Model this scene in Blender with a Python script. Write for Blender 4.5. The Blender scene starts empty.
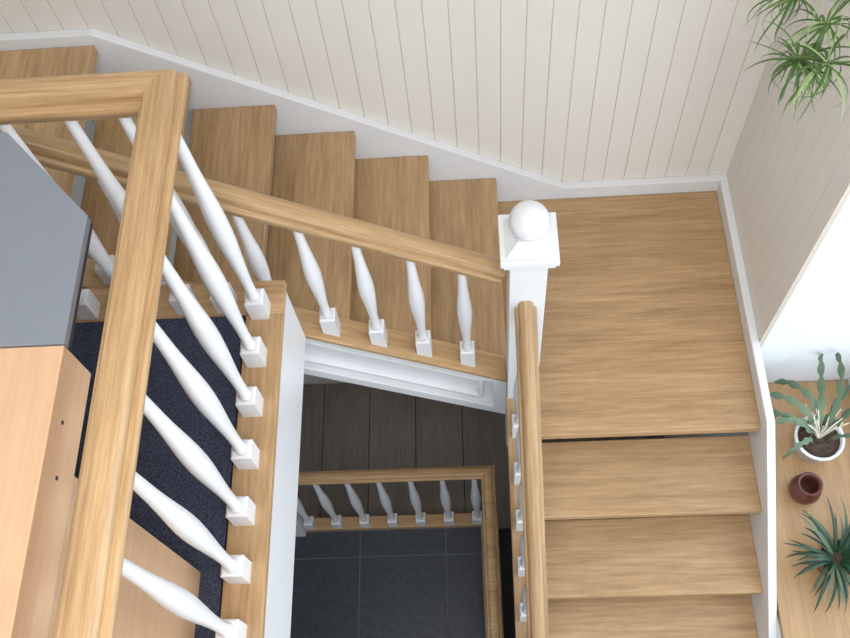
import bpy, bmesh, math, random
from mathutils import Vector, Matrix
random.seed(7)
S=bpy.context.scene
C=S.collection
HC=5.4   # camera height; z = HC - depth

# ------------------------------------------------ materials
def newmat(name):
    m=bpy.data.materials.new(name); m.use_nodes=True
    nt=m.node_tree; b=nt.nodes['Principled BSDF']
    return m,nt,b
def lin(c):
    return tuple(((x/255)/12.92 if x/255<=0.04045 else ((x/255+0.055)/1.055)**2.4) for x in c)+(1,)
def plain(name,rgb,rough=.5,bump=0,bscale=200,metal=0,var=0.04):
    m,nt,b=newmat(name)
    N=nt.nodes; L=nt.links
    tc=N.new('ShaderNodeTexCoord'); no=N.new('ShaderNodeTexNoise'); no.inputs['Scale'].default_value=bscale if bump else 6
    no.inputs['Detail'].default_value=4
    L.new(tc.outputs['Object'],no.inputs['Vector'])
    r=N.new('ShaderNodeValToRGB'); c=lin(rgb)
    r.color_ramp.elements[0].position=.3; r.color_ramp.elements[1].position=.7
    r.color_ramp.elements[0].color=tuple(x*(1-var) for x in c[:3])+(1,)
    r.color_ramp.elements[1].color=tuple(min(1,x*(1+var)) for x in c[:3])+(1,)
    L.new(no.outputs['Fac'],r.inputs['Fac']); L.new(r.outputs['Color'],b.inputs['Base Color'])
    b.inputs['Roughness'].default_value=rough; b.inputs['Metallic'].default_value=metal
    if bump:
        bp=N.new('ShaderNodeBump'); bp.inputs['Strength'].default_value=bump; bp.inputs['Distance'].default_value=.004
        L.new(no.outputs['Fac'],bp.inputs['Height']); L.new(bp.outputs['Normal'],b.inputs['Normal'])
    return m
def wood(name,dark,light,axis='x',rot=(0,0,0),rough=.38,fine=75,lam=True,amp=1.0):
    m,nt,b=newmat(name); N=nt.nodes; L=nt.links
    tc=N.new('ShaderNodeTexCoord')
    mp0=N.new('ShaderNodeMapping'); mp0.inputs['Rotation'].default_value=rot
    L.new(tc.outputs['Object'],mp0.inputs['Vector'])
    oi=N.new('ShaderNodeObjectInfo')
    off=N.new('ShaderNodeVectorMath'); off.operation='MULTIPLY_ADD'
    L.new(oi.outputs['Random'],off.inputs[0]); off.inputs[1].default_value=(7,5,3); L.new(mp0.outputs['Vector'],off.inputs[2])
    def sc(al,ac):
        mp=N.new('ShaderNodeMapping')
        s=[ac,ac,ac]; s['xyz'.index(axis)]=al
        mp.inputs['Scale'].default_value=s
        L.new(off.outputs['Vector'],mp.inputs['Vector'])
        return mp
    a=sc(4.5,fine); n1=N.new('ShaderNodeTexNoise'); n1.inputs['Scale'].default_value=1; n1.inputs['Detail'].default_value=7; n1.inputs['Roughness'].default_value=.75
    L.new(a.outputs[0],n1.inputs['Vector'])
    a2=sc(1.1,14); n2=N.new('ShaderNodeTexNoise'); n2.inputs['Scale'].default_value=1; n2.inputs['Detail'].default_value=3; n2.inputs['Distortion'].default_value=.8
    L.new(a2.outputs[0],n2.inputs['Vector'])
    mx=N.new('ShaderNodeMath'); mx.operation='MULTIPLY_ADD'; mx.inputs[1].default_value=.7
    m2=N.new('ShaderNodeMath'); m2.operation='MULTIPLY'; m2.inputs[1].default_value=.3
    L.new(n2.outputs['Fac'],m2.inputs[0]); L.new(n1.outputs['Fac'],mx.inputs[0]); L.new(m2.outputs[0],mx.inputs[2])
    r=N.new('ShaderNodeValToRGB')
    w=.16/amp
    r.color_ramp.elements[0].position=.5-w; r.color_ramp.elements[1].position=.5+w
    r.color_ramp.elements[0].color=lin(dark); r.color_ramp.elements[1].color=lin(light)
    L.new(mx.outputs[0],r.inputs['Fac'])
    hsv=N.new('ShaderNodeHueSaturation')
    L.new(r.outputs['Color'],hsv.inputs['Color'])
    val=N.new('ShaderNodeMath'); val.operation='MULTIPLY_ADD'; val.inputs[1].default_value=.12; val.inputs[2].default_value=.94
    L.new(oi.outputs['Random'],val.inputs[0])
    if lam:
        sep=N.new('ShaderNodeSeparateXYZ'); L.new(off.outputs['Vector'],sep.inputs[0])
        ac={'x':'Y','y':'X','z':'X'}[axis]
        d=N.new('ShaderNodeMath'); d.operation='MULTIPLY'; d.inputs[1].default_value=1/.09; L.new(sep.outputs[ac],d.inputs[0])
        f=N.new('ShaderNodeMath'); f.operation='FLOOR'; L.new(d.outputs[0],f.inputs[0])
        wn=N.new('ShaderNodeTexWhiteNoise'); wn.noise_dimensions='1D'; L.new(f.outputs[0],wn.inputs['W'])
        lm=N.new('ShaderNodeMath'); lm.operation='MULTIPLY_ADD'; lm.inputs[1].default_value=.09; L.new(wn.outputs['Value'],lm.inputs[0]); 
        sb=N.new('ShaderNodeMath'); sb.operation='SUBTRACT'; sb.inputs[1].default_value=.045; L.new(val.outputs[0],sb.inputs[0])
        L.new(sb.outputs[0],lm.inputs[2]); L.new(lm.outputs[0],hsv.inputs['Value'])
    else: L.new(val.outputs[0],hsv.inputs['Value'])
    L.new(hsv.outputs['Color'],b.inputs['Base Color'])
    b.inputs['Roughness'].default_value=rough
    bp=N.new('ShaderNodeBump'); bp.inputs['Strength'].default_value=.1; bp.inputs['Distance'].default_value=.002
    L.new(n1.outputs['Fac'],bp.inputs['Height']); L.new(bp.outputs['Normal'],b.inputs['Normal'])
    return m
OD,OL=(150,117,80),(200,165,122)
oak_x=wood('oak_grain_x',OD,OL,'x'); oak_y=wood('oak_grain_y',OD,OL,'y')
oak_sx=wood('oak_slope_x',OD,OL,'x',rot=(0,-math.atan(.64),0),lam=False)
oak_sy=wood('oak_slope_y',OD,OL,'y',rot=(-math.atan(.66),0,0),lam=False)
RD,RL=(148,114,76),(204,170,126)
rail_x=wood('oak_rail_x',RD,RL,'x',lam=False,rough=.3,fine=120); rail_y=wood('oak_rail_y',RD,RL,'y',lam=False,rough=.3,fine=120)
rail_sx=wood('oak_rail_sx',RD,RL,'x',rot=(0,-math.atan(.625),0),lam=False,rough=.3,fine=120)
rail_sy=wood('oak_rail_sy',RD,RL,'y',rot=(-math.atan(.66),0,0),lam=False,rough=.3,fine=120)
plankm=wood('dark_plank',(112,104,96),(142,132,122),'y',rough=.6)
beech=wood('beech',(200,160,124),(220,184,148),'y',lam=False,fine=90,rough=.45,amp=.8)
white=plain('white_lacquer',(230,231,233),.3,var=.01)
wallw=plain('panel_white',(231,226,218),.5,var=.015)
groovem=plain('panel_groove',(208,196,180),.7)
plaster=plain('plaster_white',(230,234,238),.8,bump=.1,bscale=150,var=.02)
carpet=plain('carpet_navy',(62,68,88),.95,bump=1,bscale=260,var=.8)
slate=plain('slate_tile',(58,63,70),.4,bump=.3,bscale=30,var=.25)
grout=plain('grout',(104,108,112),.9)
greym=plain('grey_laminate',(128,133,142),.5,bump=.05,bscale=300,var=.02)
darkm=plain('dark_edge',(40,40,44),.6)
brown=plain('brown_glaze',(88,48,38),.2,var=.2)
soil=plain('soil',(70,56,44),.95,bump=1,bscale=90,var=.5)
leafd=plain('leaf_dark',(38,68,48),.4,var=.35)
leafm=plain('leaf_mid',(92,112,86),.45,var=.3)
leafv=plain('leaf_spider',(80,112,54),.45,var=.3)
leafl=plain('leaf_stripe',(150,172,112),.45)
dry=plain('dry_stem',(214,208,190),.7)
terra=plain('planter_terracotta',(150,90,60),.8,var=.15)
cord=plain('cord',(190,180,160),.9)

# ------------------------------------------------ geometry helpers
def empty(name):
    e=bpy.data.objects.new(name,None); C.objects.link(e); return e
def mkobj(name,me,mats,parent=None,bevel=0,loc=None):
    o=bpy.data.objects.new(name,me); C.objects.link(o)
    if not isinstance(mats,(list,tuple)): mats=[mats]
    if len(me.materials)==0:
        for m in mats: me.materials.append(m)
    if parent: o.parent=parent
    if loc: o.location=loc
    if bevel:
        bv=o.modifiers.new('bevel','BEVEL'); bv.width=bevel; bv.segments=2; bv.limit_method='ANGLE'
        bv.harden_normals=False
    return o
def bm_box(bm,x0,x1,y0,y1,z0,z1,mi=0):
    v=[bm.verts.new(p) for p in ((x0,y0,z0),(x1,y0,z0),(x1,y1,z0),(x0,y1,z0),(x0,y0,z1),(x1,y0,z1),(x1,y1,z1),(x0,y1,z1))]
    for f in ((3,2,1,0),(4,5,6,7),(0,1,5,4),(1,2,6,5),(2,3,7,6),(3,0,4,7)):
        fc=bm.faces.new([v[i] for i in f]); fc.material_index=mi
def fin(bm,name):
    bmesh.ops.recalc_face_normals(bm,faces=bm.faces)
    me=bpy.data.meshes.new(name); bm.to_mesh(me); bm.free(); return me
def box(name,x0,x1,y0,y1,z0,z1,mat,parent=None,bevel=.003):
    bm=bmesh.new(); bm_box(bm,x0,x1,y0,y1,z0,z1); return mkobj(name,fin(bm,name),mat,parent,bevel)
def boxes(name,L,mat,parent=None,bevel=.003):
    bm=bmesh.new()
    for b in L: bm_box(bm,*b)
    return mkobj(name,fin(bm,name),mat,parent,bevel)
def bm_prism(bm,pts,axis,lo,hi):
    def P(p,t):
        return {'x':(t,p[0],p[1]),'y':(p[0],t,p[1]),'z':(p[0],p[1],t)}[axis]
    a=[bm.verts.new(P(p,lo)) for p in pts]; b=[bm.verts.new(P(p,hi)) for p in pts]
    bm.faces.new(a); bm.faces.new(b[::-1])
    n=len(pts)
    for i in range(n): bm.faces.new((a[i],b[i],b[(i+1)%n],a[(i+1)%n]))
def prism(name,pts,axis,lo,hi,mat,parent=None,bevel=.003):
    bm=bmesh.new(); bm_prism(bm,pts,axis,lo,hi); return mkobj(name,fin(bm,name),mat,parent,bevel)
def bm_lathe(bm,prof,n=24,c=(0,0,0),mi=0,cap=True):
    rings=[]
    for r,z in prof:
        rings.append([bm.verts.new((c[0]+r*math.cos(2*math.pi*i/n),c[1]+r*math.sin(2*math.pi*i/n),c[2]+z)) for i in range(n)])
    for a,b in zip(rings,rings[1:]):
        for i in range(n):
            f=bm.faces.new((a[i],a[(i+1)%n],b[(i+1)%n],b[i])); f.smooth=True; f.material_index=mi
    if cap:
        f=bm.faces.new(rings[0][::-1]); f.material_index=mi
        f=bm.faces.new(rings[-1]); f.material_index=mi
def sweep(name,path,prof,mat,parent):
    bm=bmesh.new(); rings=[]
    P=[Vector(p) for p in path]
    for i,p in enumerate(P):
        ti=(P[i]-P[i-1]).normalized() if i>0 else (P[1]-P[0]).normalized()
        to=(P[i+1]-P[i]).normalized() if i<len(P)-1 else ti
        side=ti.cross(Vector((0,0,1))).normalized(); up=side.cross(ti)
        nrm=(ti+to).normalized()
        ring=[]
        for s,t in prof:
            q=p+side*s+up*t
            k=(p-q).dot(nrm)/ti.dot(nrm)
            ring.append(bm.verts.new(q+ti*k))
        rings.append(ring)
    n=len(prof)
    for a,b in zip(rings,rings[1:]):
        for i in range(n):
            bm.faces.new((a[i],a[(i+1)%n],b[(i+1)%n],b[i]))
    bm.faces.new(rings[0]); bm.faces.new(rings[-1][::-1])
    me=fin(bm,name)
    o=mkobj(name,me,mat,parent)
    for p in me.polygons: p.use_smooth=True
    try:
        me.set_sharp_from_angle(angle=math.radians(38))
    except Exception: pass
    return o
def railprof(w,h):
    half=[(.0,0),(.22,-.01),(.42,-.05),(.57,-.12),(.66,-.22),(.70,-.34),(.70,-.44),(.76,-.455),(.88,-.46),(.96,-.50),(1,-.58),(1,-.68),(.95,-.76),(.86,-.80),(.80,-.84),(.74,-1)]
    R=[(s*w/2,t*h) for s,t in half]
    Lf=[(-s,t) for s,t in R[1:]][::-1]
    return R+Lf

_bal={}
def baluster_mesh(H,block=.10,bs=.056):
    k=(round(H,3),block)
    if k in _bal: return _bal[k]
    bm=bmesh.new()
    h=bs/2; ch=.006
    bm_box(bm,-h,h,-h,h,-.03,block-ch)
    a=[bm.verts.new(p) for p in ((-h,-h,block-ch),(h,-h,block-ch),(h,h,block-ch),(-h,h,block-ch))]
    g=h-ch; b=[bm.verts.new(p) for p in ((-g,-g,block),(g,-g,block),(g,g,block),(-g,g,block))]
    bm.faces.new(b)
    for i in range(4): bm.faces.new((a[i],a[(i+1)%4],b[(i+1)%4],b[i]))
    L=H-block
    prof=[(.021,0),(.0205,.01),(.0155,.025)]
    for i in range(1,15):
        t=i/15
        r=.0140+.0135*math.exp(-((t-.42)/.24)**2)
        if t>.8: r-=.0015*(t-.8)/.2
        prof.append((r,.03+(L-.03)*t))
    prof.append((.0125,L))
    bm_lathe(bm,[(r,z+block) for r,z in prof],n=20)
    me=fin(bm,'baluster')
    _bal[k]=me
    return me
def baluster(i,x,y,z,ztop,parent):
    H=ztop-z
    return mkobj('baluster_%d'%i,baluster_mesh(H),white,parent,loc=(x,y,z))

def newel(name,x,y,z0,ztop,w=.118,parent=None):
    bm=bmesh.new(); h=w/2
    bm_box(bm,x-h,x+h,y-h,y+h,z0,ztop)
    for (d,a,b) in ((.010,ztop-.055,ztop-.04),(.020,ztop-.04,ztop-.012),(.030,ztop-.012,ztop+.016)):
        bm_box(bm,x-h-d,x+h+d,y-h-d,y+h+d,a,b)
    t=ztop+.016; q=h+.014
    a=[bm.verts.new((x+sx*q,y+sy*q,t)) for sx,sy in ((-1,-1),(1,-1),(1,1),(-1,1))]
    q2=.034; b=[bm.verts.new((x+sx*q2,y+sy*q2,t+.03)) for sx,sy in ((-1,-1),(1,-1),(1,1),(-1,1))]
    bm.faces.new(b)
    for i in range(4): bm.faces.new((a[i],a[(i+1)%4],b[(i+1)%4],b[i]))
    me=fin(bm,name); o=mkobj(name,me,white,parent,.003)
    bm=bmesh.new()
    R=.060; prof=[(.032,0),(.032,.008),(.026,.014)]
    for i in range(4,24):
        th=-math.pi/2+math.pi*i/24
        prof.append((R*math.cos(th),.012+R*.9+R*math.sin(th)))
    prof.append((.001,.012+R*1.9))
    bm_lathe(bm,prof,n=40,c=(x,y,t+.028))
    mkobj('ball_finial',fin(bm,'ball_finial'),white,o)
    return o

# ------------------------------------------------ dimensions
ZF=2.9; ZL=1.75; RISE=(ZF-ZL)/6; G1=.2945; X1=.105; SL1=RISE/G1
G2=.288; R2=.1925; SL2=R2/G2; YL=1.325
YW=2.53; XW=1.16

def staircase(name,dz,nlow):
    st=empty(name)
    for k in range(1,6):
        n=X1-G1*(k-1); z=ZL+RISE*k+dz
        box('tread_upper_%d'%k,n-.335,n,1.585,2.492,z-.042,z,oak_y,st,.005)
    prism('landing',[(.06,2.492),(.06,1.56),(.19,1.56),(.19,YL),(1.122,YL),(1.122,2.492)],'z',ZL-.045+dz,ZL+dz,oak_x,st,.005)
    for k in range(1,nlow+1):
        n=YL-G2*k; z=ZL-R2*k+dz
        box('tread_lower_%d'%k,.165,1.122,n,n+.330,z-.042,z,oak_x,st,.005)
    zt=lambda X: ZL+RISE+(X1-X)*SL1+.012+dz
    xa,xb=.10,-1.39
    prism('cap_upper',[(xa,zt(xa)),(xb,zt(xb)),(xb,zt(xb)-.028),(xa,zt(xa)-.028)],'y',1.492,1.60,oak_sx,st,.004)
    def band(nm,o0,o1,y0,y1,x0=xa,x1=xb,bv=.004):
        prism(nm,[(x0,zt(x0)-o0),(x1,zt(x1)-o0),(x1,zt(x1)-o1),(x0,zt(x0)-o1)],'y',y0,y1,white,st,bv)
    band('string_field',.028,.40,1.540,1.585)
    band('string_rail_top',.028,.075,1.500,1.541)
    band('string_rail_bottom',.335,.40,1.500,1.541)
    band('string_stile',.03,.40,1.5005,1.541,xa,.045)
    band('string_bead_top',.115,.135,1.516,1.542,.005,xb,.006)
    band('string_bead_bottom',.285,.305,1.516,1.542,.005,xb,.006)
    band('string_bead_end',.115,.305,1.5165,1.542,.005,-.018,.006)
    zy=lambda Y: ZL+(Y-YL)*SL2+.03+dz
    ya,yb=1.46,YL-G2*nlow
    prism('cap_lower',[(ya,zy(ya)),(yb,zy(yb)),(yb,zy(yb)-.028),(ya,zy(ya)-.028)],'x',.095,.205,oak_sy,st,.004)
    prism('string_lower',[(ya,zy(ya)-.028),(yb,zy(yb)-.028),(yb,zy(yb)-.34),(ya,zy(ya)-.34)],'x',.125,.165,white,st,.002)
    prism('wall_string_back',[(-2.6,ZF+.05+dz),(-1.365,ZF+.05+dz),(.42,ZL+.08+dz),(XW,ZL+.08+dz),(XW,ZL-.2+dz),(.3,ZL-.2+dz),(-1.5,ZF-.25+dz),(-2.6,ZF-.25+dz)],'y',2.492,YW-.004,white,st,.004)
    ye=YL-G2*nlow
    prism('wall_string_right',[(2.492,ZL+.08+dz),(1.32,ZL+.08+dz),(ye,ZL+.08-(1.32-ye)*SL2+dz),(ye,ZL-.28-(1.32-ye)*SL2+dz),(1.32,ZL-.28+dz),(2.492,ZL-.2+dz)],'x',1.122,XW-.004,white,st,.004)
    return st
st=staircase('staircase',0,8)

# ------------------------------------------------ stair balustrades
W=.085
def zrail_u(X): return 2.77+(.1-X)*.625
bu=empty('stair_balustrade')
newel('newel_post',.16,1.51,1.28,2.972,parent=st)
sweep('handrail',[(.10,1.545,zrail_u(.10)),(-1.42,1.545,zrail_u(-1.42))],railprof(W,.075),rail_sx,bu)
zt=lambda X: ZL+RISE+(X1-X)*SL1+.012
for i in range(9):
    X=-.050-.163*i
    baluster(i+1,X,1.545,zt(X)+.015,zrail_u(X)-.055,bu)
bl=empty('stair_balustrade.001')
def zrail_l(Y): return 2.69+(Y-1.44)*SL2
sweep('handrail',[(.156,1.45,zrail_l(1.45)),(.156,-.95,zrail_l(-.95))],railprof(.074,.075),rail_sy,bl)
zy=lambda Y: ZL+(Y-YL)*SL2+.03
for i in range(14):
    Y=1.34-.163*i
    baluster(i+1,.142,Y,zy(Y)+.012,zrail_l(Y)-.055,bl)
# ------------------------------------------------ upper floor guard
gu=empty('gallery_balustrade')
ZR=HC-1.485
o=sweep('handrail_gallery',[(-.663,-1.6,ZR),(-.663,1.378,ZR),(-1.42,1.378,ZR)],railprof(.096,.085),[rail_y,rail_x],gu)
for p in o.data.polygons:
    if p.center.x<-.75 and p.center.y>1.2: p.material_index=1
i=0
for Y in (1.345,1.184,1.026,.867,.706,.549,.387,.225,.065,-.1,-.26,-.42,-.58,-.74,-.9,-1.06,-1.22,-1.38):
    i+=1; baluster(i,-.668,Y,ZF,ZR-.07,gu)
for X in (-.90,-1.055,-1.21,-1.36)+(-.775,):
    i+=1; baluster(i,X,1.372,ZF,ZR-.07,gu)
newel('newel_post',-1.48,1.50,2.62,ZR+.05,parent=gu)

# ------------------------------------------------ ground floor guard
gg=empty('hall_balustrade')
ZG=.95
sweep('handrail_hall',[(-1.02,1.45,ZG),(.01,1.45,ZG),(.01,-.9,ZG)],railprof(.068,.06),rail_x,gg)
i=0
for k in range(7):
    i+=1; baluster(i,-.06-.163*k,1.45,.03,ZG-.05,gg)
for k in range(14):
    i+=1; baluster(i,.01,1.29-.163*k,.03,ZG-.05,gg)
boxes('base_rail',[(-1.1,.06,1.42,1.492,-.02,.03),(-.04,.06,-.98,1.42,-.02,.03)],oak_x,gg)
newel('newel_post',-1.13,1.45,-.2,1.05,parent=gg)
newel('newel_post',.01,-1.04,0,1.2,parent=gg)

# ------------------------------------------------ upper floor
boxes('floor_upper',[(-2.6,-.72,-2.2,1.34,ZF-.30,ZF-.002)],carpet,None,0)
fl=empty('trim_gallery_edge')
boxes('edge_board_side',[(-.715,-.60,-2.2,1.335,ZF-.03,ZF)],oak_y,fl)
boxes('edge_board_back',[(-1.40,-.60,1.335,1.455,ZF-.03,ZF)],oak_x,fl)
boxes('fascia',[(-.66,-.604,-2.2,1.44,ZF-.38,ZF-.03),(-1.40,-.66,1.39,1.44,ZF-.38,ZF-.03)],white,fl)
boxes('soffit',[(-2.6,-.66,-2.2,1.39,ZF-.38,ZF-.31)],plaster,fl)
box('floor_stair_head',-2.6,-1.37,1.465,2.49,ZF-.045,ZF,oak_y)
box('floor_stair_head.001',-2.6,-1.45,1.34,1.465,ZF-.045,ZF,oak_y)

# ------------------------------------------------ ground floor
bm=bmesh.new()
T=.5
for i in range(-6,1):
    for j in range(-7,1):
        x0=-.25+T*i; y0=1.26+T*j
        x1=min(x0+T,-.045); y1=min(y0+T,1.415)
        if x1-x0<.02 or y1-y0<.02: continue
        if x1>-2.59 and y1>-2.19:
            bm_box(bm,max(x0,-2.6)+.004,x1-.003,max(y0,-2.2)+.004,y1-.003,-.03,0)
mkobj('floor_tiles',fin(bm,'floor_tiles'),slate,None,.003)
boxes('floor_hall_base',[(-2.6,-.04,-2.2,1.42,-.25,-.005)],grout,None,0)
box('floor_hall_front',-.04,XW,-2.2,-1.2,-.25,0,slate)
bm=bmesh.new()
x=-2.595
while x<XW-.05:
    bm_box(bm,x+.002,min(x+.307,XW-.005)-.002,1.5,YW-.01,-.40,-.36); x+=.307
mkobj('floor_lower_planks',fin(bm,'planks'),plankm,None,.003)
box('floor_lower',-2.6,XW,-1.2,YW-.01,-.5,-.401,darkm,None,0)

# ------------------------------------------------ walls
def panel_boards(name,axis,a0,a1,z0,z1,face,pitch=.094):
    bm=bmesh.new()
    a=a1
    while a>a0+.01:
        b=max(a-pitch,a0)
        lo,hi=b+.0016,a-.0016
        if axis=='x': bm_box(bm,lo,hi,face,face+.02,z0,z1)
        else: bm_box(bm,face,face+.02,lo,hi,z0,z1)
        a=b
    return mkobj(name,fin(bm,name),wallw,None,.0015)
ZC=6.2
wb=panel_boards('wall_back','x',-2.6,XW,-.6,ZC,YW-.004)
o=box('groove_backing',-2.7,XW+.6,YW-.0005,YW+.15,-.6,ZC,groovem,None,0); o.parent=wb
WY1=1.67; WZ0=1.4; WZ1=4.3; WY0=-1.4; XO=1.72
wr=panel_boards('wall_right','y',WY1,YW-.004,-.6,ZC,XW-.004)
o=boxes('groove_backing',[(XW-.0005,XW+.015,WY1+.001,YW-.001,-.6,ZC)],groovem,None,0); o.parent=wr
wrc=boxes('core',[(XW+.014,XO,WY1,YW-.001,-.6,ZC),(XW-.004,XO,-2.2,WY0,-.6,ZC),(XW-.004,XO,WY0,WY1,-.6,WZ0-.04),(XW-.004,XO,WY0,WY1,WZ1,ZC)],plaster,None,0)
wrc.parent=wr
box('wall_left',-2.75,-2.6,-2.3,YW+.1,-.6,ZC,plaster,None,0)
FX0,FX1,FZ0,FZ1=-.5,1.0,1.2,3.6  # opening added in the unseen front wall for the fill lamp
boxes('wall_front',[(-2.7,FX0,-2.35,-2.2,-.6,ZC),(FX1,XO,-2.35,-2.2,-.6,ZC),(FX0,FX1,-2.35,-2.2,-.6,FZ0),(FX0,FX1,-2.35,-2.2,FZ1,ZC)],plaster,None,0)
fillf=empty('front_fill_frame')  # invented frame around the front fill lamp, out of view
boxes('frame',[(FX0,FX1,-2.33,-2.27,FZ0,FZ0+.06),(FX0,FX1,-2.33,-2.27,FZ1-.06,FZ1),(FX0,FX0+.06,-2.33,-2.27,FZ0+.06,FZ1-.06),(FX1-.06,FX1,-2.33,-2.27,FZ0+.06,FZ1-.06)],white,fillf)
SX0,SX1,SY0,SY1=-.7,.9,-1.3,.5
boxes('ceiling',[(-2.7,SX0,-2.3,YW+.1,ZC,ZC+.2),(SX1,XO,-2.3,YW+.1,ZC,ZC+.2),(SX0,SX1,-2.3,SY0,ZC,ZC+.2),(SX0,SX1,SY1,YW+.1,ZC,ZC+.2)],plaster,None,0)
w2=empty('window_2')
boxes('frame',[(SX0,SX1,SY0,SY0+.05,ZC+.1,ZC+.18),(SX0,SX1,SY1-.05,SY1,ZC+.1,ZC+.18),(SX0,SX0+.05,SY0+.05,SY1-.05,ZC+.1,ZC+.18),(SX1-.05,SX1,SY0+.05,SY1-.05,ZC+.1,ZC+.18)],white,w2)
w1=empty('window_1')
fx0,fx1=XO-.07,XO-.01
boxes('frame',[(fx0,fx1,WY0,WY1,WZ0,WZ0+.07),(fx0,fx1,WY0,WY1,WZ1-.07,WZ1),(fx0,fx1,WY0,WY0+.07,WZ0+.07,WZ1-.07),(fx0,fx1,WY1-.07,WY1,WZ0+.07,WZ1-.07),(fx0,fx1,.1,.18,WZ0+.07,WZ1-.07)],white,w1)
box('sill_shelf',XW+.002,XO-.07,WY0,WY1-.002,WZ0-.038,WZ0,wood('oak_shelf',(160,124,86),(190,155,112),'y',lam=False),w1)

# ------------------------------------------------ cabinet and desk
cab=empty('beech_cabinet')
box('top_unit',-1.75,-.765,-.7,.755,HC-1.63,HC-1.5,beech,cab,.002)
box('carcass',-1.75,-.778,-.7,.556,ZF,HC-1.632,beech,cab,.002)
bm=bmesh.new()
for (y,z) in ((.62,HC-1.545),(.52,HC-1.56)):
    bmesh.ops.create_cone(bm,cap_ends=True,segments=16,radius1=.004,radius2=.004,depth=.003,matrix=Matrix.Translation((-.765,y,z))@Matrix.Rotation(math.pi/2,4,'Y'))
mkobj('peg_holes',fin(bm,'peg'),darkm,cab)
dk=empty('corner_desk')
P=[(-1.75,.757),(-.765,.757),(-.765,1.04),(-.975,1.262),(-1.75,1.262)]
prism('desk_top',P,'z',HC-1.518,HC-1.498,greym,dk,.002)
prism('desk_top_edge',[(-1.748,.759),(-.767,.759),(-.767,1.039),(-.976,1.260),(-1.748,1.260)],'z',HC-1.532,HC-1.518,darkm,dk,0)
box('side_panel',-1.74,-1.71,.78,1.24,ZF,HC-1.532,beech,dk)
box('support_panel',-1.50,-1.47,.78,1.22,ZF,HC-1.532,beech,dk)

# ------------------------------------------------ plants
def leaf(bm,base,az,el,L,w,droop,n=9,mi=0,wavy=0,twist=0,fold=.25,full=False,daz=0):
    p=Vector(base)
    prev=None
    for i in range(n+1):
        t=i/n
        e=el-droop*t**1.2
        a=az+daz*t
        side=Vector((-math.sin(a),math.cos(a),0))
        d=Vector((math.cos(a)*math.cos(e),math.sin(a)*math.cos(e),math.sin(e)))
        if i: p=p+d*(L/n)
        if full: ww=w*(.35+.65*abs(math.sin(t*math.pi*full+.25)))*(1 if t<.9 else .7)*min(1,.3+t*3)
        else: ww=w*min(1,.45+t*3)*(1-t**2.2)+.0006
        up=side.cross(d)
        s2=side*math.cos(twist*t)+up*math.sin(twist*t)
        cur=[bm.verts.new(p-s2*ww/2+up*ww*fold),bm.verts.new(p),bm.verts.new(p+s2*ww/2+up*ww*fold)]
        if prev:
            for k in (0,1):
                f=bm.faces.new((prev[k],prev[k+1],cur[k+1],cur[k])); f.smooth=True; f.material_index=mi
        prev=cur
def tube(bm,pts,r,n=6,mi=0):
    rings=[]
    for i,p in enumerate(pts):
        p=Vector(p); a=Vector(pts[max(i-1,0)]); b=Vector(pts[min(i+1,len(pts)-1)])
        t=(b-a).normalized(); s=t.orthogonal().normalized(); u=t.cross(s)
        rings.append([bm.verts.new(p+(s*math.cos(6.2832*k/n)+u*math.sin(6.2832*k/n))*r) for k in range(n)])
    for a,b in zip(rings,rings[1:]):
        for k in range(n):
            f=bm.faces.new((a[k],a[(k+1)%n],b[(k+1)%n],b[k])); f.material_index=mi; f.smooth=True
def pot(name,x,y,z,r,h,mat,parent):
    bm=bmesh.new()
    prof=[(r*.72,0),(r*.78,.004),(r*.97,h*.86),(r*1.04,h*.88),(r*1.05,h),(r*.94,h),(r*.9,h*.86)]
    bm_lathe(bm,prof,n=36,c=(x,y,z),cap=False)
    v=[bm.verts.new((x+r*.72*math.cos(6.2832*i/36),y+r*.72*math.sin(6.2832*i/36),z)) for i in range(36)]; bm.faces.new(v)
    mkobj(name,fin(bm,name),mat,parent)
    bm=bmesh.new(); bm_lathe(bm,[(r*.9,h*.80),(r*.91,h*.86),(r*.5,h*.9),(r*.01,h*.9)],n=24,c=(x,y,z))
    mkobj('soil',fin(bm,'soil'),soil,parent)
# jointed cactus in white pot
e=empty('potted_christmas_cactus'); px,py=1.425,1.355
pot('pot',px,py,WZ0,.098,.13,white,e)
bm=bmesh.new()
# (azimuth, length, width, elevation, droop, azimuth drift)
for az,L,w,el,dr,da in ((2.2,.40,.036,1.50,3.0,.5),(1.7,.40,.036,1.57,2.8,.9),(2.9,.36,.034,1.55,3.3,-.5),(1.2,.40,.036,1.55,2.9,-.6),(.5,.38,.034,1.5,3.1,.5),(3.5,.26,.032,1.5,3.2,.3),(1.9,.46,.038,1.57,2.3,-.7),(1.0,.46,.036,1.57,2.2,.6),(2.5,.30,.034,1.4,2.3,1.0),(-.3,.28,.032,1.5,3.1,.4)):
    leaf(bm,(px+.03*math.cos(az),py+.03*math.sin(az),WZ0+.11),az,el,L,w,dr,n=32,full=6.0,mi=0,daz=da,fold=.12,twist=1.3)
for k in range(30):
    az=random.uniform(.2,3.2); r=random.uniform(.05,.13)
    tube(bm,[(px,py,WZ0+.11),(px+r*.5*math.cos(az),py+r*.5*math.sin(az),WZ0+.19),(px+r*math.cos(az),py+r*math.sin(az),WZ0+random.uniform(.15,.26))],.003,mi=1)
# keep the foliage inside the window recess
for v in bm.verts:
    if v.co.y>WY1-.01: v.co.y=WY1-.01-(v.co.y-WY1)*.15
mkobj('foliage',fin(bm,'foliage'),[leafm,dry],e)
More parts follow.
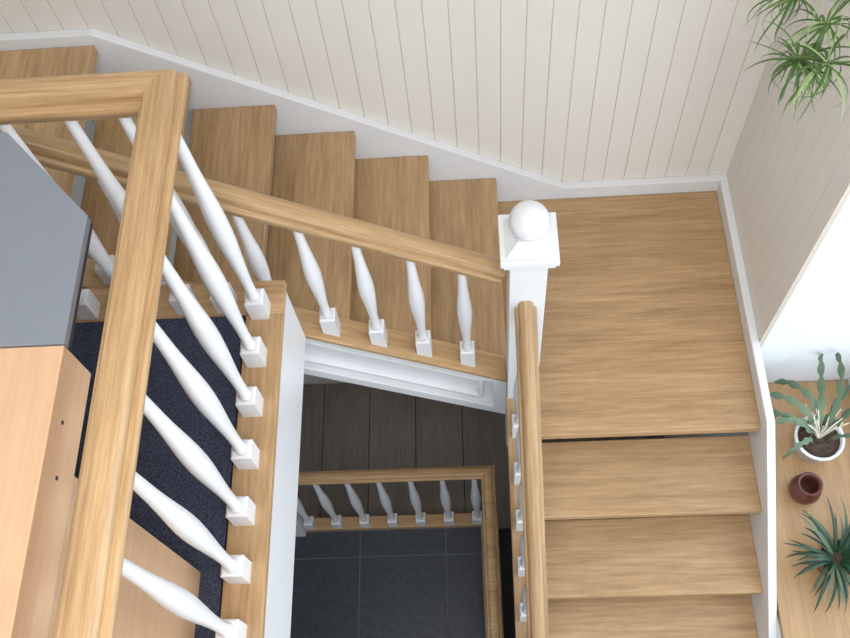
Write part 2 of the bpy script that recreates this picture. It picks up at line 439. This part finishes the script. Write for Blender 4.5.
# small brown jar
bm=bmesh.new()
bm_lathe(bm,[(.045,0),(.06,.02),(.066,.05),(.058,.085),(.042,.10),(.040,.11),(.052,.122),(.050,.126),(.040,.12),(.034,.105),(.04,.06),(.01,.02)],n=32,c=(1.348,1.155,WZ0))
mkobj('brown_jar',fin(bm,'jar'),brown)
# aloe
e=empty('potted_aloe'); px,py=1.40,.85
pot('pot',px,py,WZ0,.075,.11,terra,e)
bm=bmesh.new()
for k in range(80):
    az=random.uniform(0,6.283); el=random.uniform(.3,1.4)
    leaf(bm,(px+.02*math.cos(az),py+.02*math.sin(az),WZ0+.10),az,el,random.uniform(.17,.26),random.uniform(.012,.019),random.uniform(.7,1.9),mi=0 if random.random()<.85 else 1,daz=random.uniform(-.6,.6))
mkobj('foliage',fin(bm,'foliage'),[leafd,leafm],e)
# hanging spider plant
e=empty('hanging_spider_plant'); px,py,pz=1.00,1.66,3.86
pot('planter',px,py,pz-.12,.10,.13,terra,e)
bm=bmesh.new()
for k in range(3):
    a=2.1*k; tube(bm,[(px+.1*math.cos(a),py+.1*math.sin(a),pz),(px,py,pz+.55)],.002)
tube(bm,[(px,py,pz+.55),(px,py,ZC)],.003)
mkobj('hanger_cord',fin(bm,'cord'),cord,e)
bm=bmesh.new()
for k in range(70):
    az=random.uniform(0,6.283); el=random.uniform(.2,1.2)
    leaf(bm,(px+.02*math.cos(az),py+.02*math.sin(az),pz),az,el,random.uniform(.18,.28),random.uniform(.007,.010),random.uniform(1.2,2.4),mi=0 if random.random()<.8 else 1)
for (bx,by,bz,n) in ((.845,1.67,HC-1.88,44),(.89,1.62,HC-1.84,36),(.850,1.84,HC-1.83,32),(.925,1.76,HC-1.85,30)):
    tube(bm,[(px,py,pz),((px+bx)/2-.02,(py+by)/2,pz+.02),(bx-.01,by,(pz+bz)/2+.03),(bx,by,bz)],.0014,mi=1)
    for k in range(n):
        az=random.uniform(0,6.283); el=random.uniform(-.8,1.0)
        leaf(bm,(bx+random.uniform(-.01,.01),by+random.uniform(-.01,.01),bz),az,el,random.uniform(.09,.19),random.uniform(.005,.009),random.uniform(.8,2.4),mi=0 if random.random()<.85 else 1,daz=random.uniform(-.6,.6))
mkobj('foliage',fin(bm,'foliage'),[leafv,leafl],e)

# ------------------------------------------------ lights
def area(name,loc,rot,sx,sy,power,col):
    l=bpy.data.lights.new(name,'AREA'); l.shape='RECTANGLE'; l.size=sx; l.size_y=sy; l.energy=power; l.color=col
    o=bpy.data.objects.new(name,l); C.objects.link(o); o.location=loc; o.rotation_euler=rot; return o
area('skylight_light',((SX0+SX1)/2,(SY0+SY1)/2,ZC+.09),(0,0,0),1.45,1.65,92,(1,.98,.95))
area('window_light',(XO-.08,(WY0+WY1)/2,(WZ0+WZ1)/2),(0,math.radians(90),0),2.7,2.9,58,(.82,.91,1))
area('front_fill_light',((FX0+FX1)/2,-2.25,(FZ0+FZ1)/2),(math.radians(90),0,0),1.35,2.2,26,(.92,.96,1))  # added fill lamp, out of view, to brighten the white stair string
w=bpy.data.worlds.new('World'); S.world=w; w.use_nodes=True
nt=w.node_tree; bg=nt.nodes['Background']
sk=nt.nodes.new('ShaderNodeTexSky'); sk.sky_type='HOSEK_WILKIE'
nt.links.new(sk.outputs[0],bg.inputs[0]); bg.inputs[1].default_value=.45

# ------------------------------------------------ camera
cam=bpy.data.cameras.new('camera'); co=bpy.data.objects.new('camera',cam); C.objects.link(co)
r=Vector((.9973,-.01228,-.0713)).normalized(); b=Vector((.0577,-.4589,.8865)); b=(b-r*b.dot(r)).normalized(); u=b.cross(r)
M=Matrix(((r.x,u.x,b.x,0),(r.y,u.y,b.y,0),(r.z,u.z,b.z,HC),(0,0,0,1)))
co.matrix_world=M
cam.sensor_width=36; cam.lens=933/850*36; cam.clip_start=.02
S.camera=co
S.view_settings.view_transform='Standard'
